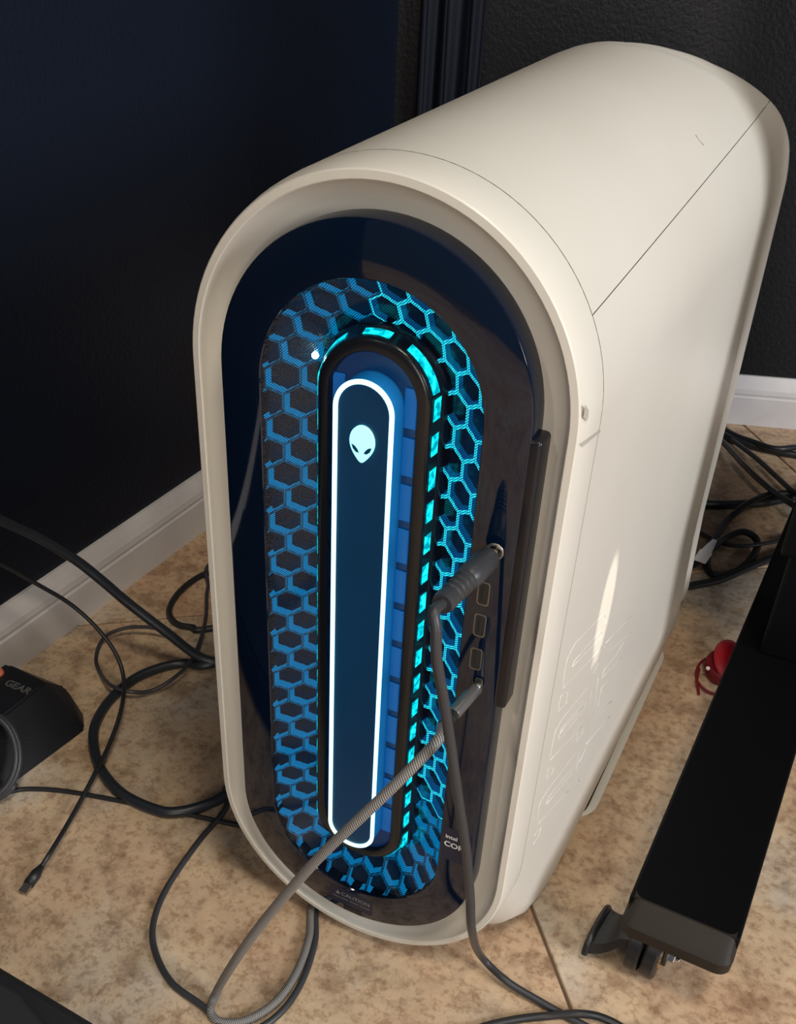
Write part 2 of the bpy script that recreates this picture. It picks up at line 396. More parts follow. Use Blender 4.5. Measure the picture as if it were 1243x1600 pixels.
def surf(kind, u, y, inset=0.0):
    hw = W + SH + TW * (y - Y0)
    if kind == 'top': return (hw - inset) * math.cos(u), H - W + (hw - inset) * math.sin(u)
    if kind == 'side': return hw - inset, u
    x, z = lower(u, y, hw); return x - inset * math.cos(u) ** 0.5 if u < 1.57 else x, z + inset * math.sin(u)
def th_seam(y): return math.radians(27 + 10 * (y - 0.03) / 0.495)
def column(kind, u, seam=None):
    """the points of one lengthwise line of the shell, from the ring seam to the rear rim and round its edge"""
    al = None; z = u if kind == 'side' else 0.02
    def ang(y):
        if seam is None: return u
        lo = th_seam(y)
        return lo * u if seam == 'side' else lo + 0.0045 + u * (math.pi - 2 * (lo + 0.0045))
    def ends():
        if kind == 'top':
            a = math.degrees(ang(0.45)); a = min(a, 180 - a); return e1(a, 0), e2(a, 0)
        if kind == 'side': return e1(None, u), e2(None, u)
        _, zz = lower(u, 0.5, 0.12); return e1(None, zz), e2(None, zz)
    a1, a2 = ends(); ys = [(Y0 + 0.0006 + (a1 - 0.012 - Y0) * k / 22, 0.0) for k in range(23)]
    d = a2 - a1
    ys += [(a1 - 0.006, 0.0003), (a1, 0.0012), (a1 + d * .15, 0.0040), (a1 + d * .40, 0.0062), (a1 + d * .70, 0.0055), (a1 + d * .92, 0.0035), (a2, 0.0032), (a2 + .0015, 0.005), (a2 + 0.0005, 0.008), (a2 - 0.01, 0.009)]
    if kind == 'top':
        a = math.degrees(ang(0.45)); a = min(a, 180 - a); k_ = 1 - 0.85 * sstep(8, 34, a)
        ys = [(y, i * k_ if n_ < 28 else max(i * k_, (0.0018 if n_ == 28 else i * .6))) for n_, (y, i) in enumerate(ys)]
    if kind == 'low' and math.degrees(u) > 50: ys = [(y, min(i, 0.002)) for y, i in ys]
    out = []
    for y, ins in ys:
        x, zz = surf(kind, ang(y), y, ins); out.append((x, y, zz))
    return out
colsR = [column('low', math.radians(90 * (1 - (k / 26) ** 1.0))) for k in range(26)]
colsR += [column('side', ZLO + (H - W - ZLO) * k / 14) for k in range(15)]
colsR += [column('top', k / 10, 'side') for k in range(1, 11)]
side = obj('side_panel', loft(colsR, closed=False), M_SHELL, pc, smooth=True)
part_label(side, 'flat ivory side panel with etched line pattern')
colsL = [[(-x, y, z) for x, y, z in c] for c in colsR]
sideL = obj('side_panel', loft(colsL, closed=False), M_SHELL, pc, smooth=True)
colsT = [column('top', k / 48, 'top') for k in range(49)]
top = obj('top_cover', loft(colsT, closed=False), M_SHELL, pc, smooth=True)
part_label(top, 'rounded ivory top cover')
# dark chassis seen through the seams
def chassis_ring(y, ins):
    hw = W + SH + TW * (y - Y0) - ins; r = []
    for k in range(25): r.append((hw * math.cos(math.pi * k / 24), y, H - W + hw * math.sin(math.pi * k / 24)))
    for k in range(1, 17): r.append((-(hw) * math.cos(math.pi / 2 * k / 16) ** 0.3 if k < 16 else 0, y, ZLO - (ZLO - 0.008 + 0) * math.sin(math.pi / 2 * k / 16)))
    for k in range(15, 0, -1): r.append(((hw) * math.cos(math.pi / 2 * k / 16) ** 0.3, y, ZLO - (ZLO - 0.008) * math.sin(math.pi / 2 * k / 16)))
    return r
def chassis_round(y, ins): return [(x * 1.0, y, z) for x, _, z in chassis_ring(y, ins)]
ch = loft([chassis_round(y, ins) for y, ins in ((0.16, 0.006), (0.30, 0.006), (0.395, 0.006))], True, None, True, True)
chassis = obj('chassis', ch, M_DARKIN, pc, smooth=False)
# the chassis part that closes the front seam: a stadium sleeve under the shell
sl = loft([stad(W + SH - 0.0022, H + SH - 0.0022, -SH + 0.0022, y) for y in (0.014, 0.045)])
obj('seam_sleeve', sl, M_DARKIN, pc, smooth=True)
# a liner below the lengthwise seams of top cover and side panels
for sgn in (1, -1):
    rows = []
    for k in range(12):
        y = Y0 + 0.004 + k * 0.036; t0 = th_seam(y); hw = W + SH + TW * (y - Y0) - 0.0022
        rows.append([(sgn * hw * math.cos(t0 + da), y, H - W + hw * math.sin(t0 + da)) for da in (-0.05, 0.0, 0.05)])
    obj('seam_liner', loft(rows, closed=False), M_DARKIN, pc)
# rear panel closing the back
rp = bmesh.new(); rv = []
for k in range(25):
    a = math.pi * k / 24; rv.append(rp.verts.new((0.112 * math.cos(a), 0.41, H - W + 0.112 * math.sin(a))))
for k in range(1, 12): rv.append(rp.verts.new((-0.112, 0.41 + 0.1 * k / 12, H - W - (H - W - 0.03) * k / 12)))
for k in range(12): rv.append(rp.verts.new((-0.112 + 0.224 * k / 11, 0.51, 0.02)))
for k in range(11, 0, -1): rv.append(rp.verts.new((0.112, 0.41 + 0.1 * k / 12, H - W - (H - W - 0.03) * k / 12)))
rp.faces.new(rv); obj('rear_panel', rp, M_DARKIN, pc)
# foot plate on the floor
ft = []
for ins, z in ((0.004, -0.010), (0.0008, -0.0097), (0.0, -0.0088), (0.0008, -0.0078), (0.005, -0.0072)):
    r = []
    for (cx_, cy_, a0) in ((0.0990, 0.470, 0), (-0.0990, 0.470, 90), (-0.0990, 0.232, 180), (0.0990, 0.232, 270)):
        for k in range(9):
            a = math.radians(a0 + 90 * k / 8); r.append((cx_ + (0.031 - ins) * math.cos(a), cy_ + (0.031 - ins) * math.sin(a), z))
    ft.append(r)
foot = obj('foot_plate', loft(ft, True, None, True, True), M_SHELL, pc, smooth=True); autosmooth(foot, 50)

gr = []
for z in (-0.0074, -0.0030):
    r = []
    for (cx_, cy_, a0) in ((0.092, 0.47, 0), (-0.092, 0.47, 90), (-0.092, 0.225, 180), (0.092, 0.225, 270)):
        for k in range(9):
            a = math.radians(a0 + 90 * k / 8); r.append((cx_ + 0.031 * math.cos(a), cy_ + 0.031 * math.sin(a), z))
    gr.append(r)
obj('foot_groove', loft(gr, True, None, True, True), M_CAP, pc)

# --- etched line pattern on the side panel
def side_pt(px, py, out=-0.00005):
    x = W + SH
    for _ in range(6):
        p = at(px, py, 0, x); x = W + SH + TW * (p.y - Y0) + 0.0055 * sstep(0.028, 0.135, p.y) * max(0, (ZLO - (p.z - LIFT)) / ZLO)
    return (x + out, p.y, p.z - LIFT)
Z = lambda x, y: (800 + x / 3.077, 880 + y / 3.077)
etch = [
    [(240, 605), (250, 530), (262, 465), (300, 388), (440, 245), (452, 262), (446, 300)], [(240, 605), (330, 512), (430, 405)],
    [(287, 500), (298, 470), (425, 325), (432, 345), (420, 365), (287, 500)], [(378, 505), (388, 480), (412, 455), (414, 485), (385, 537), (378, 505)],
    [(440, 400), (455, 440), (510, 385), (572, 330)], [(430, 552), (440, 515), (500, 440), (545, 362)], [(430, 552), (530, 450)], [(448, 385), (572, 252)],
    [(219, 716), (232, 640), (268, 614), (258, 675), (219, 716)], [(178, 950), (195, 860), (208, 805), (240, 748), (370, 590), (382, 604), (370, 700), (385, 752), (478, 662)],
    [(178, 950), (340, 782)], [(220, 845), (236, 797), (350, 662), (348, 700), (225, 850), (220, 845)], [(228, 820), (340, 690)], [(305, 862), (312, 812), (342, 780), (335, 822), (305, 862)],
    [(412, 552), (398, 690), (412, 690), (428, 600), (470, 560)], [(120, 1258), (130, 1160), (165, 1098), (310, 905), (318, 925), (308, 1000), (322, 1050)],
    [(120, 1258), (200, 1170), (270, 1095)], [(160, 1160), (178, 1120), (285, 985), (290, 1005), (165, 1160)], [(163, 1042), (172, 992), (200, 975), (192, 1010), (163, 1042)],
    [(105, 1310), (140, 1262), (128, 1310), (100, 1352)], [(355, 870), (470, 735)], [(320, 960), (360, 880)],
]
for pl in etch:
    pts = [side_pt(*Z(*q)) for q in pl]; dense = []
    for a, b in zip(pts, pts[1:]):
        for k in range(4): dense.append(Vector(a).lerp(Vector(b), k / 4))
    dense.append(Vector(pts[-1]))
    o = obj('etched_line', sweep(dense, 0.00028, 4, True), M_LINE, side)
# small scratch on the top cover
sp = [(1088, 212), (1093, 220), (1099, 226)]
def top_pt(px, py):
    best = None
    for k in range(40, 140):
        for y in range(100, 460, 3):
            t0 = math.radians(k); yy = y / 1000; hw = W + SH + TW * (yy - Y0) + 0.0002
            p = Vector((hw * math.cos(t0), yy, H - W + hw * math.sin(t0) + LIFT)); q = RW @ (p - CAM)
            e = (CX + F_PX * q.x / q.z - px) ** 2 + (CY + F_PX * q.y / q.z - py) ** 2
            if best is None or e < best[0]: best = (e, p)
    p = best[1]; return (p.x, p.y, p.z - LIFT)
obj('scratch', sweep([top_pt(*q) for q in sp], 0.0005, 5), M_SMUDGE, top)

# --- front panel: dark glossy stadium with a stepped lit pill in a perforated trough
PY = -0.0037; PHW, PZT, PZB = 0.0915, 0.5386, 0.0230
MHW, MZT, MZB = 0.0662, 0.5095, 0.0505
fp = loft([stad(PHW, PZT, PZB, 0.0168), stad(PHW, PZT, PZB, PY + 0.0015), stad(PHW - 0.0005, PZT - 0.0005, PZB + 0.0005, PY + 0.0004), stad(PHW - 0.0014, PZT - 0.0014, PZB + 0.0014, PY), stad(MHW, MZT, MZB, PY), stad(MHW - 0.0005, MZT - 0.0005, MZB + 0.0005, PY + 0.0006)])
front = obj('front_panel', fp, M_GLOSS, pc, smooth=True); autosmooth(front, 40)
part_label(front, 'glossy navy black oval panel')
CZ1, CZ0 = MZT - MHW, MZB + MHW                         # centres of the end arcs
DIN, DEPTH = 0.0375, 0.0150
def trough_y(d): return PY + 0.0005 + (DEPTH - PY) * ((MHW - d) / (MHW - DIN)) ** 0.9
def axial(x, z):                                          # distance from the pill's axis and direction
    zc = min(max(z, CZ0), CZ1); dx, dz = x, z - zc
    return math.hypot(dx, dz), dx, dz, zc
def off(d, y, n=48): return stad(d, CZ1 + d, CZ0 - d, y, n)
ms = [off(MHW - 0.0002 - (MHW - DIN) * k / 8, trough_y(MHW - (MHW - DIN) * k / 8)) for k in range(9)]
msh = obj('perforated_sheet', loft(ms), M_MESH, front, smooth=True)
part_label(msh, 'finely perforated dark grille sheet')
bk = [off(MHW + 0.001 - (MHW - 0.030) * k / 8, trough_y(max(DIN, MHW - (MHW - DIN) * k / 8)) + 0.0105) for k in range(9)]
obj('grille_floor', loft(bk), M_PIT, front, smooth=True)
# honeycomb cells behind the sheet
A, HXW = 0.0103, 0.0168
def clampd(x, z, lo=DIN - 0.002, hi=MHW - 0.0006):
    d, dx, dz, zc = axial(x, z)
    if d < 1e-6: return x, z, lo
    dd = min(max(d, lo), hi); return dx * dd / d, zc + dz * dd / d, dd
x00, z00 = -0.048 + HXW / 2, 0.4128
ncell = 0
for r in range(-26, 10):
    for q in range(-6, 8):
        cx_ = x00 + q * HXW + (HXW / 2 if r % 2 else 0); cz_ = z00 + r * 1.5 * A
        d, *_ = axial(cx_, cz_)
        if not (DIN - 0.005 < d < MHW + 0.0065): continue
        bm = bmesh.new(); vf, vi, vb, vbi = [], [], [], []
        hexo = []
        for k in range(6):
            a = math.radians(60 * k + 30)
            for t in (0.0, 0.5):
                a2 = math.radians(60 * (k + 1) + 30)
                px_ = (1 - t) * math.cos(a) + t * math.cos(a2); pz_ = (1 - t) * math.sin(a) + t * math.sin(a2)
                hexo.append((px_ * HXW / math.sqrt(3), pz_ * A))
        cl_ = []
        thin = 0.875 if cx_ > 0 else 0.905
        for (ox, oz) in hexo:
            cl_.append(axial(cx_ + ox, cz_ + oz)[0] > MHW - 0.0006)
            for lst, sc, back in ((vf, 0.985, 0), (vi, thin, 0), (vb, thin, 1)):
                X, ZZ, dd = clampd(cx_ + ox * sc, cz_ + oz * sc)
                lst.append(bm.verts.new((X, trough_y(min(dd, MHW)) + 0.0012 + 0.0060 * back, ZZ)))
        for k in range(12):
            j = (k + 1) % 12
            if cl_[k] and cl_[j]: continue
            f = bm.faces.new((vf[k], vf[j], vi[j], vi[k])); f.material_index = 0
            f = bm.faces.new((vi[k], vi[j], vb[j], vb[k])); f.material_index = 1
        if not bm.faces: bm.free(); continue
        for v_ in [v_ for v_ in bm.verts if not v_.link_faces]: bm.verts.remove(v_)
        bmesh.ops.remove_doubles(bm, verts=bm.verts[:], dist=1e-5)
        lev = 0 if cx_ > 0.0 and cz_ > 0.16 else 1  # emission level by place imitates how the LED light falls off
        if cx_ < 0.0 and d > 0.052 and cz_ > 0.42: lev = 2
        if cz_ < 0.14: lev = 2 if d > 0.0 else 1
        o = obj('honeycomb_cell', bm, [M_HEX[lev], M_HEXW[lev if lev < 2 else 1]], front); ncell += 1
# single bright led
bm = bmesh.new(); bmesh.ops.create_icosphere(bm, subdivisions=2, radius=0.0020)
led = obj('led', bm, M_LED, front, smooth=True, loc=(-0.0398, 0.0128, 0.457)); part_label(led, 'bright cyan indicator light')

# pill: stepped rim, lit channel, light bar
rim = obj('pill_rim', loft([off(0.040, 0.0215), off(0.0385, 0.0150), off(0.0366, 0.0128), off(0.0361, 0.0124), off(0.0340, 0.0058), off(0.0334, 0.0044), off(0.0325, 0.0036), off(0.0300, 0.0030), off(0.0268, 0.0030), off(0.0262, 0.0036), off(0.0258, 0.0070)]), M_RIM, pc, smooth=True)
autosmooth(rim, 40); part_label(rim, 'dark raised rim with lit windows')
def window(pts4):
    bm = bmesh.new(); bm.faces.new([bm.verts.new(p) for p in pts4]); return bm
def rim_pt(z_or_ang, t, sgn, arc=None):
    d = 0.0359 + (0.0343 - 0.0359) * t + 0.0004; y = 0.0117 + (0.0064 - 0.0117) * t - 0.0002
    if arc is None: return (sgn * d, y, z_or_ang)
    a = math.radians(z_or_ang); zc = CZ1 if arc > 0 else CZ0
    return (d * math.cos(a), y, zc + arc * d * math.sin(a))
def add_window(ps):
    bm = bmesh.new(); a = [bm.verts.new(p) for p in ps]; n = len(a) // 2
    for i in range(n - 1): bm.faces.new((a[i], a[i + 1], a[n + i + 1], a[n + i]))
    o = obj('light_window', bm, M_WINDOW, rim); return o
for sgn in (1, -1):
    for k in range(17):
        zz = 0.113 + k * 0.0207
        if zz > CZ1 + 0.004: break
        sl_ = 0.0012
        add_window([rim_pt(zz - 0.0062, 0, sgn), rim_pt(zz + 0.0062, 0, sgn), rim_pt(zz - 0.0062 - sl_, 1, sgn), rim_pt(zz + 0.0062 - sl_, 1, sgn)])
    pass
for a0, a1 in ((14, 60), (78, 104), (122, 166)):
    for arc in (1, -1):
        if arc < 0 and a0 == 78: continue
        n = 7; row = [a0 + (a1 - a0) * i / (n - 1) for i in range(n)]
        add_window([rim_pt(a, 0, 1, arc) for a in row] + [rim_pt(a, 1, 1, arc) for a in row])
obj('light_channel', loft([off(0.0258, 0.0070), off(0.0130, 0.0070)]), M_CHANDIM, rim, smooth=True)
for sgn in (1, -1):
    for k in range(12):
        zz = 0.128 + k * 0.0285
        if zz > CZ1: break
        obj('channel_glow', box(sgn * 0.0215 - 0.0037, sgn * 0.0215 + 0.0037, 0.0058, 0.0069, zz - 0.0115, zz + 0.0115, 0.0004, 1), M_CHAN, rim)  # segments glow to imitate the channel lit by the tube
GZ1, GZ0, GHW = 0.4402, 0.1208, 0.0170
def goff(d, y): return stad(d, GZ1 + d, GZ0 - d, y)
bar = obj('light_bar', loft([goff(0.0178, 0.0069), goff(0.0176, -0.0045), goff(0.0170, -0.0058)]), M_BARSIDE, pc, smooth=True)
autosmooth(bar, 40)
obj('bar_face', loft([goff(0.0172, -0.0056), goff(0.0150, -0.0061), goff(0.0080, -0.0061), goff(0.0006, -0.0061)], True, None, False, True), M_BARFACE, bar, smooth=False)
tb = []
for k in range(10):
    a = 2 * math.pi * k / 10; tb.append(goff(GHW - 0.0003 + 0.0014 * math.cos(a), -0.0066 + 0.0014 * math.sin(a)))
tb.append(tb[0]); tube = obj('light_tube', loft(tb), M_TUBE, bar, smooth=True); part_label(tube, 'glowing cyan white outline')
# emblem: long oval head with two slanted eyes
em = bmesh.new(); hz = 0.4212; hp = []
for k in range(40):
    a = 2 * math.pi * k / 40; s_, c_ = math.sin(a), math.cos(a)
    rx = 0.0074 if s_ > 0 else 0.0074 * (1 - 0.45 * (abs(s_) ** 2.0)); rz = 0.0094 if s_ > 0 else 0.0123
    hp.append((rx * c_ * (1 if s_ > 0 else 1), hz + 0.0018 + rz * s_))
fv = [em.verts.new((x, -0.0075, z)) for x, z in hp]; bv = [em.verts.new((x, -0.0060, z)) for x, z in hp]
em.faces.new(fv)
for k in range(40): em.faces.new((fv[k], fv[(k + 1) % 40], bv[(k + 1) % 40], bv[k]))
emblem = obj('emblem', em, M_EMBLEM, bar); part_label(emblem, 'glowing long head emblem with slanted eyes')
for sgn in (1, -1):
    ey = bmesh.new()
    pts = [(0.0013, -0.0046), (0.0033, -0.0045), (0.0052, -0.0028), (0.0062, 0.0000), (0.0042, -0.0007), (0.0024, -0.0025)]
    ey.faces.new([ey.verts.new((sgn * x, -0.00765, hz + z - 0.0002)) for x, z in pts]); obj('eye', ey, M_BARFACE, emblem)

# port block and ports on the right of the panel
pb = obj('port_block', box(0.0880, 0.0968, PY + 0.0003, 0.0165, 0.2700, 0.4440, 0.0022, 3), M_SIDEGLOSS, pc); autosmooth(pb, 50)
def frame_port(x, z, w_, h_, name, m):
    bm = bmesh.new(); y0, y1 = PY - 0.0003, PY + 0.0004
    def rr(w2, h2, y): return [(x + sx * w2, y, z + sz * h2) for sx, sz in ((-1, -.82), (-.72, -1), (.72, -1), (1, -.82), (1, .82), (.72, 1), (-.72, 1), (-1, .82))]
    bm = loft([rr(w_, h_, y1), rr(w_, h_, y0), rr(w_ - .0007, h_ - .0007, y0), rr(w_ - .0007, h_ - .0007, y1)])
    o = obj(name, bm, m, front)
    b2 = bmesh.new(); b2.faces.new([b2.verts.new(p) for p in rr(w_ - .0007, h_ - .0007, PY - 0.00012)]); obj('socket', b2, M_DARKIN, o)
    obj('tongue', box(x - 0.0011, x + 0.0006, PY - 0.0003, PY + 0.0003, z - h_ * .68, z + h_ * .68, 0.0001, 1), M_RUB, o)
    return o
for z in (0.3473, 0.3254, 0.3012): frame_port(0.0760, z, 0.0036, 0.0078, 'usb_port', M_METAL)
frame_port(0.0795, 0.2825, 0.0024, 0.0055, 'usb_c_port', M_METAL)
jr = bmesh.new(); JX, JZ = 0.0795, 0.3760
jp = loft([[(JX + r * math.cos(2 * math.pi * k / 20), y, JZ + r * math.sin(2 * math.pi * k / 20)) for k in range(20)] for r, y in ((0.0052, PY + .0004), (0.0050, PY - .0006), (0.0036, PY - .0006), (0.0034, PY + .0003))]); jr.free()
obj('audio_jack', jp, M_METAL, front, smooth=True)
# stickers and print
st = obj('sticker', box(0.0675, 0.0885, PY - 0.0003, PY + 0.0002, 0.1255, 0.1560, 0.0001, 1), M_STICK, front); part_label(st, 'navy processor sticker with white print')
text_mesh('lettering', 'intel', 0.0050, M_PRINT, st, (0.0695, PY - 0.0005, 0.1465), (1, 0, 0), (0, 0, 1), 0.0001)
text_mesh('lettering', 'CORE', 0.0066, M_PRINT, st, (0.0690, PY - 0.0005, 0.1388), (1, 0, 0), (0, 0, 1), 0.00016)
cl = obj('caution_label', box(-0.0175, 0.0185, PY - 0.0002, PY + 0.0002, 0.0300, 0.0468, 0.0001, 1), M_STICK, front)
part_label(cl, 'faint grey caution print')
tri = loft([[(-0.0128, y, 0.0400), (-0.0090, y, 0.0400), (-0.0109, y, 0.0434)] for y in (PY - 0.0004, PY - 0.0001)], True, None, True, True)
obj('warning_triangle', tri, M_PRINTGREY, cl)
text_mesh('lettering', 'CAUTION', 0.0054, M_PRINTGREY, cl, (-0.0080, PY - 0.0004, 0.0398), (1, 0, 0), (0, 0, 1), 0.0001)
xx = -0.0150                                              # the second line is too small to read: word-long dashes
for wl in (0.0052, 0.0068, 0.0075, 0.0085):
    obj('fine_print', box(xx, xx + wl, PY - 0.0004, PY, 0.0358, 0.0371), mat('faint_print', (0.09, 0.09, 0.095), 0.5), cl); xx += wl + 0.0012
obj('release_latch', box(-0.006, 0.010, PY - 0.0004, PY + 0.001, 0.0242, 0.0300, 0.0008, 2), M_SIDEGLOSS, front)

# ================================================================== cables plugged into the computer
def P3(px, py, axis, v): return at(px, py, axis, v)
JW = Vector((JX, PY, JZ + LIFT))
hs = empty('headset_cable', JW); tag(hs, 'black headset cable with fat ribbed plug in the top front port', 'cable')
E0 = at(690, 944, 1, -0.066) - JW; ax = E0.normalized(); LEN = E0.length
def along(t, r=0): return ax * (LEN * t)
obj('plug_tip', sweep([along(t) for t in (-0.05, 0.0, 0.12)], 0.0022, 12), M_COPPER, hs, smooth=True)
prof_ = [(0.10, .0035), (0.115, .0058), (0.16, .0068), (0.42, .0072), (0.52, .0069)]
ribs = []
for k in range(5):
    t = 0.56 + k * 0.075; ribs += [(t, .0052), (t + .012, .0064 - k * .00012), (t + .045, .0064 - k * .00012), (t + .055, .0052)]
prof_ += ribs[:-1] + [(0.93, .0062), (1.0, .0054)]
def lathe_axis(prof, axis, length, sides=18):
    a = axis.cross(Vector((0, 0, 1))).normalized(); b = axis.cross(a)
    return loft([[tuple(axis * (length * t) + (a * math.cos(2 * math.pi * k / sides) + b * math.sin(2 * math.pi * k / sides)) * r) for k in range(sides)] for t, r in prof], True, None, True, True)
pg = obj('plug_body', lathe_axis(prof_, ax, LEN), M_RUBGREY, hs, smooth=True); autosmooth(pg, 32)
pts = [along(0.96), E0 + ax * 0.008]
for px, py, ax_, v in ((681, 985, 1, -.078), (682, 1030, 1, -.080), (692, 1090, 1, -.078), (703, 1160, 1, -.074), (716, 1250, 1, -.068), (728, 1330, 1, -.062), (734, 1400, 1, -.054), (737, 1455, 1, -.046), (750, 1492, 2, .022), (790, 1532, 2, .009), (840, 1563, 2, .0045), (885, 1588, 2, .0035), (935, 1615, 2, .0032), (1010, 1660, 2, .0032)):
    pts.append(at(px, py, ax_, v) - JW)
for q in ((0.36, -0.16, .003), (0.60, -0.35, .003), (0.85, -0.8, .003)): pts.append(Vector(q) - JW)
swept('cord', pts, 0.0029, M_RUBGREY, hs, 10, 12)

UW = Vector((0.0795, PY, 0.2825 + LIFT))
uc = empty('braided_usb_cable', UW); tag(uc, 'grey braided cable with slim silver plug crossing the lit front', 'cable')
E1v = at(708, 1116, 1, -0.034) - UW; ax2 = E1v.normalized(); L2 = E1v.length
obj('plug_shell', lathe_axis([(-0.02, .0022), (0.0, .0026), (0.16, .0026)], ax2, L2, 12), M_METAL, uc, smooth=True)
b_ = obj('plug_body', lathe_axis([(0.13, .0030), (0.15, .0040), (0.95, .0040), (1.0, .0036)], ax2, L2, 18), mat('grey_aluminium', (0.20, 0.20, 0.20), 0.32, metal=0.7), uc, smooth=True); autosmooth(b_, 35)
prof_ = []
for k in range(4): prof_ += [(1.0 + k * .11, .0034), (1.02 + k * .11, .0036), (1.07 + k * .11, .0036), (1.08 + k * .11, .0030)]
s_ = obj('strain_relief', lathe_axis(prof_, ax2, L2, 14), M_RUB, uc, smooth=True); autosmooth(s_, 32)
pts = [E1v + ax2 * 0.012]
for px, py, ax_, v in ((684, 1156, 1, -.062), (650, 1193, 1, -.075), (600, 1243, 1, -.088), (550, 1290, 1, -.098), (500, 1338, 1, -.105), (455, 1388, 1, -.110), (410, 1442, 1, -.113), (368, 1500, 1, -.115), (338, 1550, 2, .012), (329, 1580, 2, .0042), (345, 1597, 2, .0032), (385, 1594, 2, .0032), (430, 1566, 2, .0032), (463, 1520, 2, .0032), (483, 1465, 2, .0032), (490, 1410, 2, .0032)):
    pts.append(at(px, py, ax_, v) - UW)
for q in ((-0.04, 0.06, .0032), (-0.045, 0.14, .0032)): pts.append(Vector(q) - UW)
swept('cord', pts, 0.0032, M_BRAID, uc, 10, 12)

def floor_cable(name, pts, r, m, label, lift=0.0, cat='cable', sides=10):
    w3 = [Vector(q[1:]) if q[0] == 'w' else at(*q) if len(q) == 4 else at(q[0], q[1], 2, r + lift + (q[2] if len(q) > 2 else 0)) for q in pts]
    o = obj(name, sweep(smooth_path([p - w3[0] for p in w3], 9), r, sides), m); o.location = w3[0]
    for p in o.data.polygons: p.use_smooth = len(p.vertices) == 4
    return tag(o, label, cat)
floor_cable('thin_cable', [('w', -0.06, 0.66, .0026), ('w', -0.13, 0.60, .0026), ('w', -0.155, 0.45, .0026), ('w', -0.150, 0.25, .0026), (365, 1215), (353, 1263), (310, 1315), (262, 1385), (240, 1440), (242, 1485), (268, 1535), (318, 1573, .001), (352, 1606), (400, 1608), (444, 1576), (474, 1528), (492, 1470), (498, 1410), ('w', -0.03, 0.06, .0026), ('w', -0.03, 0.13, .0026)], 0.0026, M_RUBGREY, 'thin grey cable looping out on the tiles from under the computer')
floor_cable('thick_cable', [('w', -0.03, 0.72, .005), ('w', -0.13, 0.66, .005), ('w', -0.19, 0.50, .005), ('w', -0.225, 0.33, .007), (335, 1036, .006), (290, 1036), (251, 1043), (209, 1061), (174, 1091), (151, 1126), (146, 1160), (158, 1202), (192, 1241), (246, 1266), (282, 1268), (326, 1256), (356, 1240), ('w', -0.145, 0.14, .005), ('w', -0.143, 0.35, .005), ('w', -0.15, 0.56, .005), ('w', -0.09, 0.68, .005)], 0.0050, M_CABLEBLUE, 'thick slate cable in a wide loop on the floor left of the computer', 0.0)
floor_cable('thin_cable', [(5, 1240), (40, 1233), (100, 1236), (180, 1250), (240, 1262), (300, 1274), (375, 1290), ('w', -0.06, 0.075, .0022), ('w', 0.02, 0.11, .0022)], 0.0022, M_RUB, 'straight thin black cable running from the adapter under the wide cable loop')
floor_cable('thin_cable', [(262, 986, .012), (230, 980, .012), (193, 982, .010), (162, 997, .006), (150, 1027, .003), (157, 1052, .002), (175, 1072, .011), (205, 1081, .009), (235, 1080, .004), (268, 1062, .010), (298, 1033, .012), (315, 994, .012), (322, 959, .008), (325, 917, .005), (345, 870), ('w', -0.29, 0.57, .003), ('w', -0.17, 0.68, .0025), ('w', -0.08, 0.74, .0025)], 0.0021, M_RUBGREY, 'thin grey cable coiled in a small ring behind the wide loop')
floor_cable('black_cable', [('w', -0.10, 0.82, .0036), ('w', -0.20, 0.66, .0036), ('w', -0.30, 0.51, .0036), (380, 890), (330, 894), (300, 908), (276, 930), (264, 955), (275, 974), (300, 980), (335, 981), ('w', -0.20, 0.42, .004), ('w', -0.165, 0.58, .004), ('w', -0.10, 0.70, .004)], 0.0036, M_RUB, 'short black cable bend peeking out beside the computer near the baseboard')
floor_cable('slate_cord', [(-60, 780, 0, -.435), (0, 812, 0, -.43), (60, 840, 0, -.415), (118, 875, 0, -.395), (160, 908, 0, -.375), (200, 942, 0, -.355), (260, 988, 0, -.320), (320, 1030, .010), ('w', -0.245, 0.24, .012), ('w', -0.19, 0.30, .010), ('w', -0.165, 0.45, .006), ('w', -0.14, 0.62, .006), ('w', -0.02, 0.70, .006)], 0.0052, M_CABLEBLUE, 'thick dark cord slanting down in front of the white baseboard')
usb = empty('micro_usb_cable', at(36, 1393, 2, 0.004)); tag(usb, 'thin black cable arcing down to a loose small plug on the tiles', 'cable')
base = Vector(usb.location)
pts = [at(-70, 850, 0, -.44), at(0, 881, 0, -.425), at(60, 914, 0, -.405), at(110, 944, 0, -.385), at(150, 980, 0, -.362), at(180, 1020, 0, -.340), at(193, 1060, 0, -.322), at(190, 1105, 0, -.303), at(172, 1160, 0, -.290), at(145, 1215, 0, -.279), at(110, 1280, 0, -.268), at(80, 1330, 2, .012), at(62, 1358, 2, .006)]
swept('cord', [p - base for p in pts], 0.0021, M_RUB, usb, 9, 10)
a_ = at(66, 1352, 2, .007); b2_ = at(44, 1382, 2, .005); c_ = at(35, 1395, 2, .004)
bx = (b2_ - a_).normalized()
pl = sweep([a_ - base, a_.lerp(b2_, .25) - base, a_.lerp(b2_, .45) - base, b2_ - base], lambda t: .0023 if t < .1 else (.0034 if t < .5 else .0046), 12)
obj('plug_body', pl, M_RUB, usb, smooth=True)
nx = Vector((-bx.y, bx.x, 0)).normalized(); tipb = bmesh.new()
for s1 in range(1):
    rings_ = []
    for t in (0.0, 1.0):
        ctr = b2_.lerp(c_, t) - base
        rings_.append([ctr + nx * (sx * .0036) + Vector((0, 0, sz * .0012)) for sx, sz in ((-1, -.4), (-.8, -1), (.8, -1), (1, -.4), (1, 1), (-1, 1))])
    loft([[tuple(v) for v in r_] for r_ in rings_], True, tipb, True, True)
obj('plug_tip', tipb, M_METAL, usb)

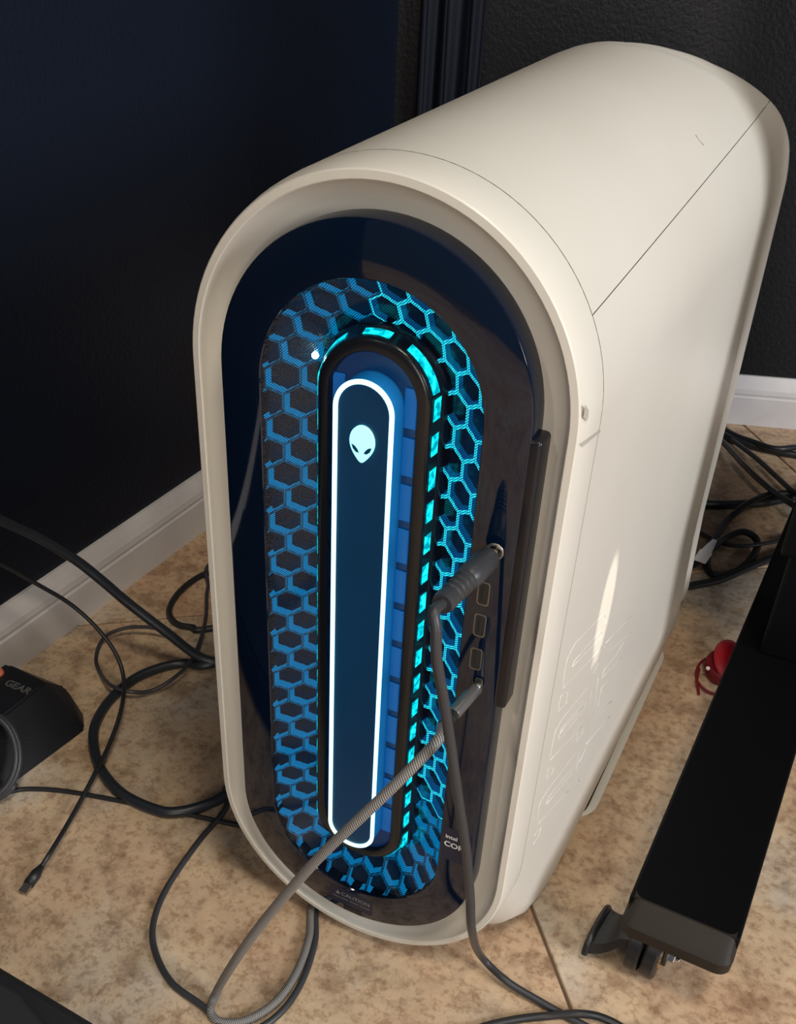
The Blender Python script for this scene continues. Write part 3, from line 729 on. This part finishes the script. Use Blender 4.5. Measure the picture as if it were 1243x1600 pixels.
# power adapter at the left edge
AZ = 0.052
tp = [at(8, 1036, 2, AZ), at(71, 1066, 2, AZ), at(-58, 1168, 2, AZ), at(-125, 1135, 2, AZ)]
lo = [at(103, 1074, 2, .030), at(131, 1117, 2, 0.0), at(-35, 1268, 2, 0.0), at(-150, 1190, 2, 0.0)]
lo.append(Vector((tp[0].x, tp[0].y + 0.002, 0)))
lo.append(Vector((tp[1].x + 0.035, tp[1].y + 0.006, 0)))
abm = bmesh.new(); ac = Vector((-0.40, 0.04, 0))
for p in tp + lo: abm.verts.new(p - ac)
bmesh.ops.convex_hull(abm, input=abm.verts[:])
for v in [v for v in abm.verts if not v.link_faces]: abm.verts.remove(v)
bmesh.ops.dissolve_limit(abm, angle_limit=math.radians(4), verts=abm.verts[:], edges=abm.edges[:])
bmesh.ops.bevel(abm, geom=abm.edges[:], offset=0.0018, segments=2, affect='EDGES')
ad = empty('power_adapter', ac); tag(ad, 'black power adapter block with grey lettering on the floor by the left wall', 'adapter')
obj('housing', abm, M_ADAPT, ad)
xd = at(60, 1087, 2, AZ) - at(5, 1064, 2, AZ)
yd = Vector((-xd.y, xd.x, 0))
text_mesh('lettering', 'GEAR', 0.0120, mat('dim_grey_print', (0.10, 0.10, 0.105), 0.5), ad, at(5, 1069, 2, AZ + .0006) - ac + Vector((0, 0, 0)), xd, yd, 0.0004)
bm = bmesh.new(); bmesh.ops.create_uvsphere(bm, u_segments=16, v_segments=10, radius=0.006)
obj('indicator_lens', bm, M_ORANGE, ad, smooth=True, loc=tuple(at(-3, 1052, 2, AZ) - ac))
coil = []
for k in range(70):
    a = 2 * math.pi * (0.1 + 2.1 * k / 69); u_ = k / 69
    pxx, pyy = -22 + (58 - 12 * u_) * math.cos(a), 1182 + (70 - 6 * u_) * math.sin(a)
    coil.append(at(pxx, pyy, 2, 0.034 - 0.027 * math.sin(a) + 0.006 * u_))
o = obj('coiled_cord', sweep([p - coil[0] for p in coil], 0.0027, 10), M_RUBGREY, None); o.location = coil[0]
for p in o.data.polygons: p.use_smooth = len(p.vertices) == 4
tag(o, 'black cord coiled against the adapter block at the left edge', 'cable')

# black padded case in the lower left corner
bg0 = at(0, 1507, 2, .05); bg1 = at(150, 1597, 2, .05); bd = (bg1 - bg0); bd.z = 0; bd.normalize(); bnv = Vector((bd.y, -bd.x, 0))
cs = empty('padded_case', (bg0.x, bg0.y, 0)); tag(cs, 'black padded case cutting into the lower left corner', 'case')
def uvp(u, v): q = bd * u + bnv * v; return (q.x, q.y)
obj('body', prism([uvp(-0.45, 0.0), uvp(0.135, 0.0), uvp(0.14, 0.10), uvp(-0.02, 0.55), uvp(-0.5, 0.55)], 0.0, 0.05, 0.006, 3), M_BAG, cs)
obj('flap', prism([uvp(-0.40, 0.022), uvp(0.03, 0.012), uvp(0.085, 0.028), uvp(0.02, 0.20), uvp(-0.42, 0.20)], 0.05, 0.056, 0.0025, 2), mat('charcoal_fabric', (0.014, 0.014, 0.016), 0.75), cs)
zp = [Vector((*uvp(0.088, 0.02), .0515)), Vector((*uvp(0.080, 0.05), .0525)), Vector((*uvp(0.066, 0.085), .0525))]
obj('zip_cord', sweep(smooth_path(zp, 6), 0.0012, 8), M_RUBGREY, cs, smooth=True)

# grey cord at the bottom edge
floor_cable('grey_cord', [('w', 0.02, -0.35, .003), ('w', 0.05, -0.12, .003), (690, 1640), (740, 1610), (800, 1594), (850, 1588), (905, 1584, .006), (945, 1592, .003), (985, 1615), (1040, 1660), ('w', 0.34, -0.22, .003), ('w', 0.55, -0.50, .003), ('w', 0.62, -0.9, .003)], 0.0030, M_RUB, 'black cord curving along the bottom edge under the headset cable')

# ------------------------------------------------------------------ cables behind the computer on the right
floor_cable('black_cable', [(1060, 640), (1133, 681), (1165, 694), (1205, 704), (1243, 711), (1320, 722)], 0.0052, M_RUB, 'thick black cable lowest of the pair nearest the back baseboard')
floor_cable('black_cable', [(1090, 640), (1140, 676, .004), (1175, 690, .006), (1210, 701, .010), (1243, 699, .010), (1330, 692)], 0.0042, M_RUB, 'black cable lying on top of the pair nearest the back baseboard')
floor_cable('black_cable', [(1080, 640), (1132, 694, .004), (1165, 730, .012), (1200, 762, .014), (1243, 792, .014), (1310, 830)], 0.0040, M_RUBGREY, 'grey black cable slanting down right beside the rear edge, front of two', 0.002)
floor_cable('black_cable', [(1100, 650), (1142, 686, .002), (1180, 715, .006), (1215, 747, .010), (1243, 772, .012), (1300, 815)], 0.0036, M_RUBGREY, 'grey black cable slanting down right beside the rear edge, rear of two')
floor_cable('black_cable', [(1040, 786), (1104, 788), (1150, 788), (1200, 784), (1243, 776), (1310, 765)], 0.0058, M_RUB, 'thick straight black cable crossing the floor behind the computer')
floor_cable('looped_cable', [(1310, 752), (1243, 769, .006), (1205, 772, .008), (1170, 786, .010), (1138, 811), (1118, 838), (1105, 866), (1106, 890), (1122, 900), (1150, 893), (1172, 874), (1183, 853, .004), (1177, 838, .008), (1158, 831, .010), (1132, 841, .010), (1108, 860, .010), (1085, 880, .004), (1040, 905)], 0.0044, M_RUB, 'black cable tied in a small round loop beside the computer')
floor_cable('black_cable', [(1010, 930), (1070, 917), (1123, 906), (1168, 887, .002), (1205, 872), (1243, 857), (1300, 835)], 0.0046, M_RUB, 'black cable passing just in front of the small round loop')
floor_cable('thin_cable', [(1310, 818), (1243, 837, .004), (1200, 848, .010), (1160, 853, .010), (1130, 850, .006), (1112, 842, .003), (1090, 830)], 0.0026, M_RUBGREY, 'thin grey cable drawn through the small round loop')
ta, tb_ = at(1116, 846, 2, .024), at(1093, 874, 2, .019); td = (tb_ - ta); tn = Vector((-td.y, td.x, 0)).normalized()
tgb = bmesh.new()
rings_ = []
for t, wd, zz in ((0, .0025, .002), (.35, .005, .001), (.55, .0062, 0), (.6, .0075, 0), (1.0, .0075, -.003)):
    ctr = ta.lerp(tb_, t) - tb_; rings_.append([tuple(ctr + tn * s1 * wd + Vector((0, 0, zz + s2 * .0006))) for s1, s2 in ((-1, -1), (1, -1), (1, 1), (-1, 1))])
loft(rings_, True, tgb, True, True)
o = obj('cable_tag', tgb, M_WHITE); o.location = tb_; tag(o, 'small white tag on a cable by the computer rear edge', 'tag')

# ------------------------------------------------------------------ red clip by the desk foot
rc = empty('red_clip', (0.183, 0.475, 0)); tag(rc, 'small red plastic cap with thin loop lying beside the desk foot', 'cap')
bm = bmesh.new()
rows = []
for k in range(9):
    v = k / 8; rr_ = 0.019 * math.sqrt(max(0, 1 - (v * .98) ** 2)) + 0.0002; rows.append([(rr_ * 1.0 * math.cos(2 * math.pi * i / 22), rr_ * 1.55 * math.sin(2 * math.pi * i / 22), 0.011 * v) for i in range(22)])
loft(rows, True, bm, True, True)
dome = obj('cap', bm, M_RED, rc, smooth=True, loc=(0.010, 0.008, 0.014)); dome.rotation_euler = (math.radians(12), math.radians(24), math.radians(14))
bm = loft([[(r * math.cos(2 * math.pi * i / 22), r * 1.5 * math.sin(2 * math.pi * i / 22), z) for i in range(22)] for r, z in ((.015, 0), (.0165, .004), (.0165, .011), (.0150, .014))], True, None, True, True)
o = obj('collar', bm, M_REDDARK, rc, smooth=True, loc=(0.004, 0.003, 0.0005)); autosmooth(o, 40); o.rotation_euler = (0, 0, math.radians(14))
swept('strap', [(-0.012, 0.016, .006), (-0.0175, 0.004, .004), (-0.0165, -0.016, .003), (-0.010, -0.030, .003), (0.000, -0.037, .003), (0.012, -0.037, .003), (0.020, -0.030, .004)], 0.0014, M_REDDARK, rc, 8, 8)
swept('strap', [(-0.0165, -0.004, .004), (-0.0145, -0.022, .003), (-0.0105, -0.036, .003), (-0.0075, -0.046, .003)], 0.0016, M_REDDARK, rc, 8, 8)
bm = bmesh.new(); bmesh.ops.create_uvsphere(bm, u_segments=10, v_segments=8, radius=0.0022)
obj('rivet', bm, M_WHITE, rc, smooth=True, loc=(-0.0075, -0.013, 0.0135))

# ------------------------------------------------------------------ desk foot with caster
df = empty('desk_leg', (0.226, 0.30, 0)); tag(df, 'black steel desk foot bar and upright on the right', 'desk leg')
df.rotation_euler = (0, 0, math.radians(-1.4))
BX0, BX1 = -0.0340, 0.0437; ZT = 0.080; ZB = 0.056
obj('foot_bar', box(BX0, BX1, -0.226, 0.62, ZB, ZT, 0.0022, 2), M_BLACKMET, df)
# end cap: sloping charcoal nose with rounded corners
cb_ = bmesh.new(); rings_ = []
def nose(z, ins, front):
    r = []; y1 = -0.2255
    for (cx_, sg) in ((BX0 + .010, 180), (BX1 - .010, 270)):
        for k in range(7):
            a = math.radians(sg + 90 * k / 6); r.append((cx_ + (.010 - ins) * math.cos(a), front + .010 + (.010 - ins) * math.sin(a), z))
    r.append((BX1 - ins, y1, z)); r.append((BX0 + ins, y1, z)); return r
capb = loft([nose(ZB - .001, .002, -0.240), nose(ZB + .002, 0, -0.243), nose(ZT - .010, 0, -0.245), nose(ZT - .0075, .0015, -0.2440), nose(ZT + .0010, .0030, -0.2275)], True, None, True, True)
cap_ = obj('end_cap', capb, M_CAP, df, smooth=True); autosmooth(cap_, 30); part_label(cap_, 'charcoal plastic end cap')
bm = box(BX0 + 0.022, BX1 + .01, 0.118, 0.20, ZT - .001, 0.34, 0.003, 2); obj('upright', bm, M_BLACKMET, df)
bm = box(BX0 + 0.014, BX1 + .02, 0.112, 0.21, 0.19, 1.05, 0.003, 2); obj('outer_sleeve', bm, M_BLACKMET, df)
# caster under the end of the foot bar
cw = empty('caster_wheel', (0.2085, 0.0865, 0)); tag(cw, 'black swivel caster with flared brake pedal and chrome axle nut under the desk foot', 'caster')
cw.rotation_euler = (0, 0, math.radians(84))
def disc(y0, y1, r, m, name, parent, loc, sides=32, bev=.0015):
    rr_ = [(y0, r - bev), (y0 + bev, r), (y1 - bev, r), (y1, r - bev)]
    rings_ = [[(q * math.cos(2 * math.pi * k / sides), y, q * math.sin(2 * math.pi * k / sides)) for k in range(sides)] for y, q in rr_]
    o = obj(name, loft(rings_, True, None, True, True), m, parent, smooth=True, loc=loc); return autosmooth(o, 40)
WR = .0230
disc(-.0110, -.0005, WR, M_CAST, 'wheel', cw, (0, 0, WR)); disc(.0015, .0120, WR, M_CAST, 'wheel', cw, (0, 0, WR))
disc(-.0122, -.0109, .0135, M_COPPER, 'hub', cw, (0, 0, WR)); disc(-.0130, -.0121, .0095, M_CAST, 'hub_cover', cw, (0, 0, WR))
disc(-.0205, -.0129, .0050, M_CHROME, 'axle_nut', cw, (0, 0, WR), sides=6, bev=.0008); disc(-.0235, -.0204, .0027, M_CHROME, 'axle_bolt', cw, (0, 0, WR), sides=12, bev=.0005)
for y in (-.0145, .0140):
    fb = bmesh.new(); poly = [(-.007, WR - .006), (.006, WR - .006), (.013, .042), (.013, .0545), (-.013, .0545), (-.013, .042)]
    a = [fb.verts.new((x, y - .001, z)) for x, z in poly]; b = [fb.verts.new((x, y + .001, z)) for x, z in poly]
    fb.faces.new(a); fb.faces.new(b[::-1]); n_ = len(poly)
    for k in range(n_): fb.faces.new((a[k], a[(k + 1) % n_], b[(k + 1) % n_], b[k]))
    obj('fork_arm', fb, M_CAST, cw)
obj('fork_bridge', box(-.014, .014, -.0155, .0155, .0515, .0558, .0012, 2), M_CAST, cw)
for x in (-.016, .010):
    bm = bmesh.new(); bmesh.ops.create_uvsphere(bm, u_segments=10, v_segments=8, radius=0.0026)
    obj('rivet', bm, M_CHROME, cw, smooth=True, loc=(x * .6, -.0158, .040))
# flared brake pedal: a saddle that widens to a thick rolled rim away from the nut
ped = []
for y, z, hw_ in ((.0125, .0380, .0165), (.019, .0350, .0165), (.024, .0280, .0178), (.029, .0235, .0195), (.034, .0215, .0215), (.0380, .0215, .0235), (.0400, .0200, .0240), (.0405, .0170, .0238)):
    ped.append([(-hw_, y, z - .012), (-hw_ * .85, y, z - .003), (-hw_ * .4, y, z), (hw_ * .4, y, z), (hw_ * .85, y, z - .003), (hw_, y, z - .012),
                (hw_ - .003, y, z - .013), (hw_ * .6, y, z - .0045), (-hw_ * .6, y, z - .0045), (-hw_ + .003, y, z - .013)])
o = obj('brake_pedal', loft(ped, True, None, True, True), M_CAST, cw); autosmooth(o, 50)
rimp = [(x * .0240, .0398, z - .0135) for x, z in ((-1, .0215), (-.93, .0265), (-.8, .0315), (-.4, .0350), (.4, .0350), (.8, .0315), (.93, .0265), (1, .0215))]
obj('pedal_rim', sweep(smooth_path(rimp, 5), .0026, 8), M_CAST, cw, smooth=True)
